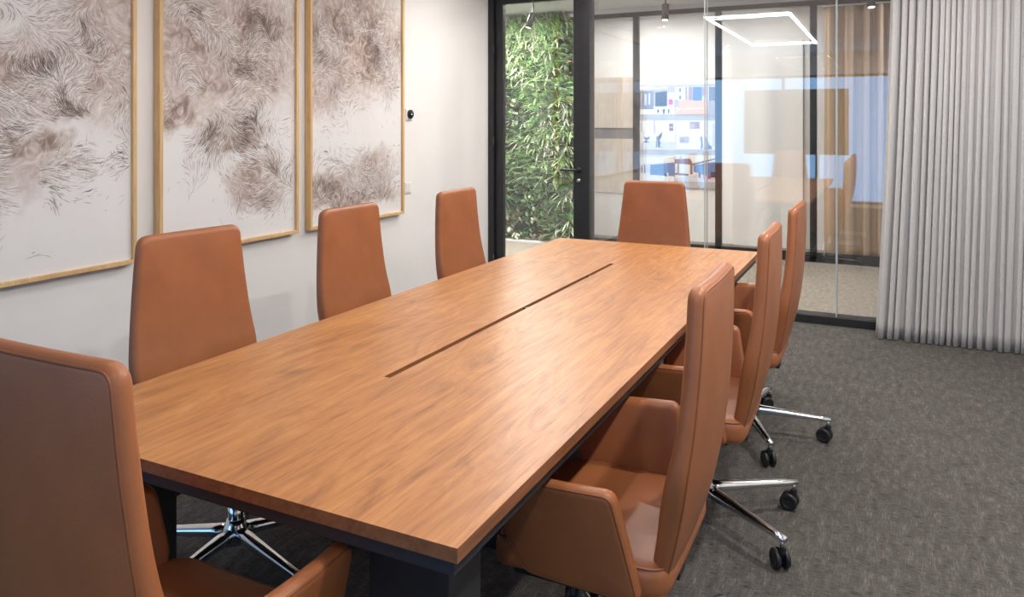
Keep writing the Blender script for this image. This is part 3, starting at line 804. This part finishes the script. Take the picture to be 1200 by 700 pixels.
printed((276, 496, 532, 656), (0, [(9, [(276, 640), (532, 600), (532, 656), (276, 656)]), (3, [(390, 560), (532, 534), (532, 640), (392, 600)]), (6, [(276, 520), (370, 516), (384, 540), (384, 556), (276, 546)]), (6, R4(290, 546, 300, 610)), (6, R4(370, 550, 386, 616)), (6, [(276, 606), (360, 612), (362, 626), (276, 618)]),
        (5, R4(306, 500, 318, 522)), (6, [(384, 548), (532, 512), (532, 522), (388, 560)]), (2, [(404, 610), (420, 612), (420, 634), (404, 632)]), (2, [(440, 616), (456, 618), (456, 640), (440, 636)]), (4, [(478, 622), (500, 624), (500, 646), (478, 642)]), (7, R4(424, 604, 436, 636)), (7, R4(500, 600, 532, 636)), (0, R4(326, 562, 352, 600))]))

# corridor track and spotlights
tr = obj('lighting_track', B((-4.6, 7.485, CC - .035), (1.6, 7.52, CC), .003), BLACKMET); tag(tr, 'black lighting track on the corridor ceiling', 'light track')
for (x, tilt, lab) in ((-3.45, .30, 'black cylinder spotlight in the corridor seen through the glass door'), (-2.0, 0.0, 'black cylinder spotlight in the corridor above the photo display'), (-.16, -.1, 'black cylinder spotlight in the corridor near the grey curtain')):
    t = thing('track_spotlight', lab, 'spotlight', (x, 7.5, CC - .035), 0, 'corridor track spotlights')
    bm = bmesh.new(); box(bm, (-.03, -.016, -.022), (.03, .016, 0), .002, 1); cyl(bm, (0, 0, -.022), (0, 0, -.145), .008)
    obj('bracket', bm, BLACKMET, t)
    M = Matrix.Translation((0, 0, -.14)) @ Matrix.Rotation(tilt, 4, 'Y') @ Matrix.Rotation(-.15, 4, 'X')
    hd = obj('lamp_head', lathe(bmesh.new(), [(.030, -.165), (.036, -.165), (.036, -.012), (.030, -.004), (.02, 0)], 28, M), BLACKMET, t, True)
    obj('lens', lathe(bmesh.new(), [(.028, -.1675), (.028, -.1655)], 24, M), emis('spot_lens', (1, .95, .88), 5), t)

# ================================================================== PENDANT over the table
LED = emis('led_diffuser', (1, .98, .95), 34.0)
LX0, LX1, LY0, LY1, LZ = -1.72, -.87, 1.20, 4.24, 2.57
pt = thing('pendant_light', 'slim rectangular LED frame pendant above the table, mirrored in the glass', 'pendant light', ((LX0 + LX1) / 2, (LY0 + LY1) / 2, LZ))
def ringbox(bm, a, w, z0, z1):
    x0, y0, x1, y1 = a
    box(bm, (x0, y0, z0), (x1, y0 + w, z1)); box(bm, (x0, y1 - w, z0), (x1, y1, z1))
    box(bm, (x0, y0 + w, z0), (x0 + w, y1 - w, z1)); box(bm, (x1 - w, y0 + w, z0), (x1, y1 - w, z1))
bm = bmesh.new(); ringbox(bm, (LX0, LY0, LX1, LY1), .036, LZ + .008, LZ + .06); obj('housing', loc(bm, pt), WHITEPL, pt)
bm = bmesh.new(); ringbox(bm, (LX0 + .003, LY0 + .003, LX1 - .003, LY1 - .003), .030, LZ, LZ + .008); obj('diffuser', loc(bm, pt), LED, pt)
for x in (LX0 + .018, LX1 - .018):
    for y in (LY0 + .3, LY1 - .3):
        obj('suspension_wire', loc(cyl(bmesh.new(), (x, y, LZ + .06), (x, y, CZ), .0015, n=8), pt), STEEL, pt)

# ================================================================== TV on stand behind the camera (seen mirrored)
TVY = -1.5
tv = thing('television', 'large black wall-size television on a floor stand, mirrored in the glass', 'television', (-1.42, TVY, 0))
obj('screen', loc(B((-2.27, TVY, .96), (-.60, TVY + .03, 2.06), .004, 1), tv), DARKGLASS, tv)
obj('back_cover', loc(B((-2.05, TVY - .04, 1.1), (-.79, TVY, 1.8), .01, 2), tv), BLACKPL, tv)
bm = bmesh.new()
for x in (-1.75, -1.09): box(bm, (x - .03, TVY - .075, .04), (x + .03, TVY - .04, 1.75)); box(bm, (x - .03, TVY - .35, 0), (x + .03, TVY + .3, .04))
box(bm, (-1.75, TVY - .07, .45), (-1.09, TVY - .05, .5))
obj('stand', loc(bm, tv), BLACKMET, tv)

# ================================================================== LIGHTS
def area(name, loc_, size, size_y, energy, col, rot=(0, 0, 0), spread=None, shape='RECTANGLE'):
    l = bpy.data.lights.new(name, 'AREA'); l.shape = shape; l.size = size; l.size_y = size_y; l.energy = energy; l.color = col
    if spread: l.spread = spread
    o = bpy.data.objects.new(name, l); o.location = loc_; o.rotation_euler = rot; C.objects.link(o); return o
def downlight(x, y, label, energy, col=(1, .95, .89), z=CZ, size=.11, tilt=(0, 0, 0), spread=None):
    t = thing('downlight', label, 'downlight', (x, y, z), 0, 'recessed ceiling downlights')
    bm = bmesh.new(); lathe(bm, [(.055, -.006), (.075, -.006), (.075, 0), (.055, 0)], 28)
    obj('trim_ring', bm, WHITEPL, t)
    area('downlight_lamp', (x, y, z - .012), size, size, energy, col, tilt, spread, 'DISK')
WARM = (1, .955, .90)
downlight(-1.3, 5.15, 'added unseen ceiling downlight behind the far end of the table', 20, WARM)  # added lamp, outside the mirrored view, lights far chair, wall and glass
downlight(.45, -1.7, 'added unseen ceiling downlight far behind the camera', 12, WARM)  # added fill lamp, kept out of the glass reflection
i = 0
names = ['near', 'middle', 'far']
for k, y in enumerate((1.6, 3.2, 4.8)):
    downlight(.45, y, 'added unseen ceiling downlight over the right aisle, %s one' % names[k], (34, 34, 20)[k], WARM)  # added where the glass does not mirror them, to brighten room and left wall
downlight(-2.3, 5.0, 'added unseen ceiling downlight in the corner by the glass door', 16, WARM)  # added unseen lamp to brighten the door corner and picture wall
downlight(.45, -.4, 'added unseen ceiling downlight behind the camera', 14, WARM)  # added warm fill for the near chair's back and the right-hand backs
# corridor and opposite room
for k, x in enumerate((-4.6, -2.9, -1.2, .5)):
    downlight(x, 6.95, 'recessed corridor downlight, %s from the plant wall end' % ['first', 'second', 'third', 'fourth'][k], 30, WARM, CC)
for k, (x, y, e) in enumerate(((-2.95, 8.92, 12), (-2.3, 8.92, 12), (-1.2, 8.92, 8.5), (.55, 8.88, 20))):
    downlight(x, y, 'recessed downlight washing the far wall, %s from the left' % ['first', 'second', 'third', 'fourth'][k], e, (1, .98, .95), CC)  # the last one is added out of view to brighten the tan curtain
for k, x in enumerate((-4.6, -3.95)):
    downlight(x, 7.8, 'recessed downlight over the plant wall, %s one' % ['left', 'right'][k], 75, (1, .97, .92), CC)

# sky through the window behind the camera
w = bpy.data.worlds.new('World'); bpy.context.scene.world = w; w.use_nodes = True
bg = w.node_tree.nodes['Background']; bg.inputs[0].default_value = (.30, .58, 1.0, 1); bg.inputs[1].default_value = 2.1
po = area('window_portal', ((WX0 + WX1) / 2, BY - .16, (WZ0 + WZ1) / 2), WX1 - WX0, WZ1 - WZ0, 1, (1, 1, 1), (PI / 2, 0, 0))
po.data.cycles.is_portal = True

# ================================================================== CAMERA
cd = bpy.data.cameras.new('camera'); cam = bpy.data.objects.new('camera', cd); C.objects.link(cam)
cam.location = (0, 0, CAM_H); cam.rotation_euler = (PI / 2, 0, YAW)
cd.sensor_width = 36; cd.lens = FPX / 1200 * 36; cd.shift_y = -205 / 1200; cd.clip_start = .02
bpy.context.scene.camera = cam
sc = bpy.context.scene
sc.view_settings.view_transform = 'Standard'; sc.view_settings.look = 'None'; sc.view_settings.gamma = 1; sc.view_settings.use_curve_mapping = False
sc.view_settings.exposure = 0.08
sc.cycles.transparent_max_bounces = 24
sc.cycles.max_bounces = 10
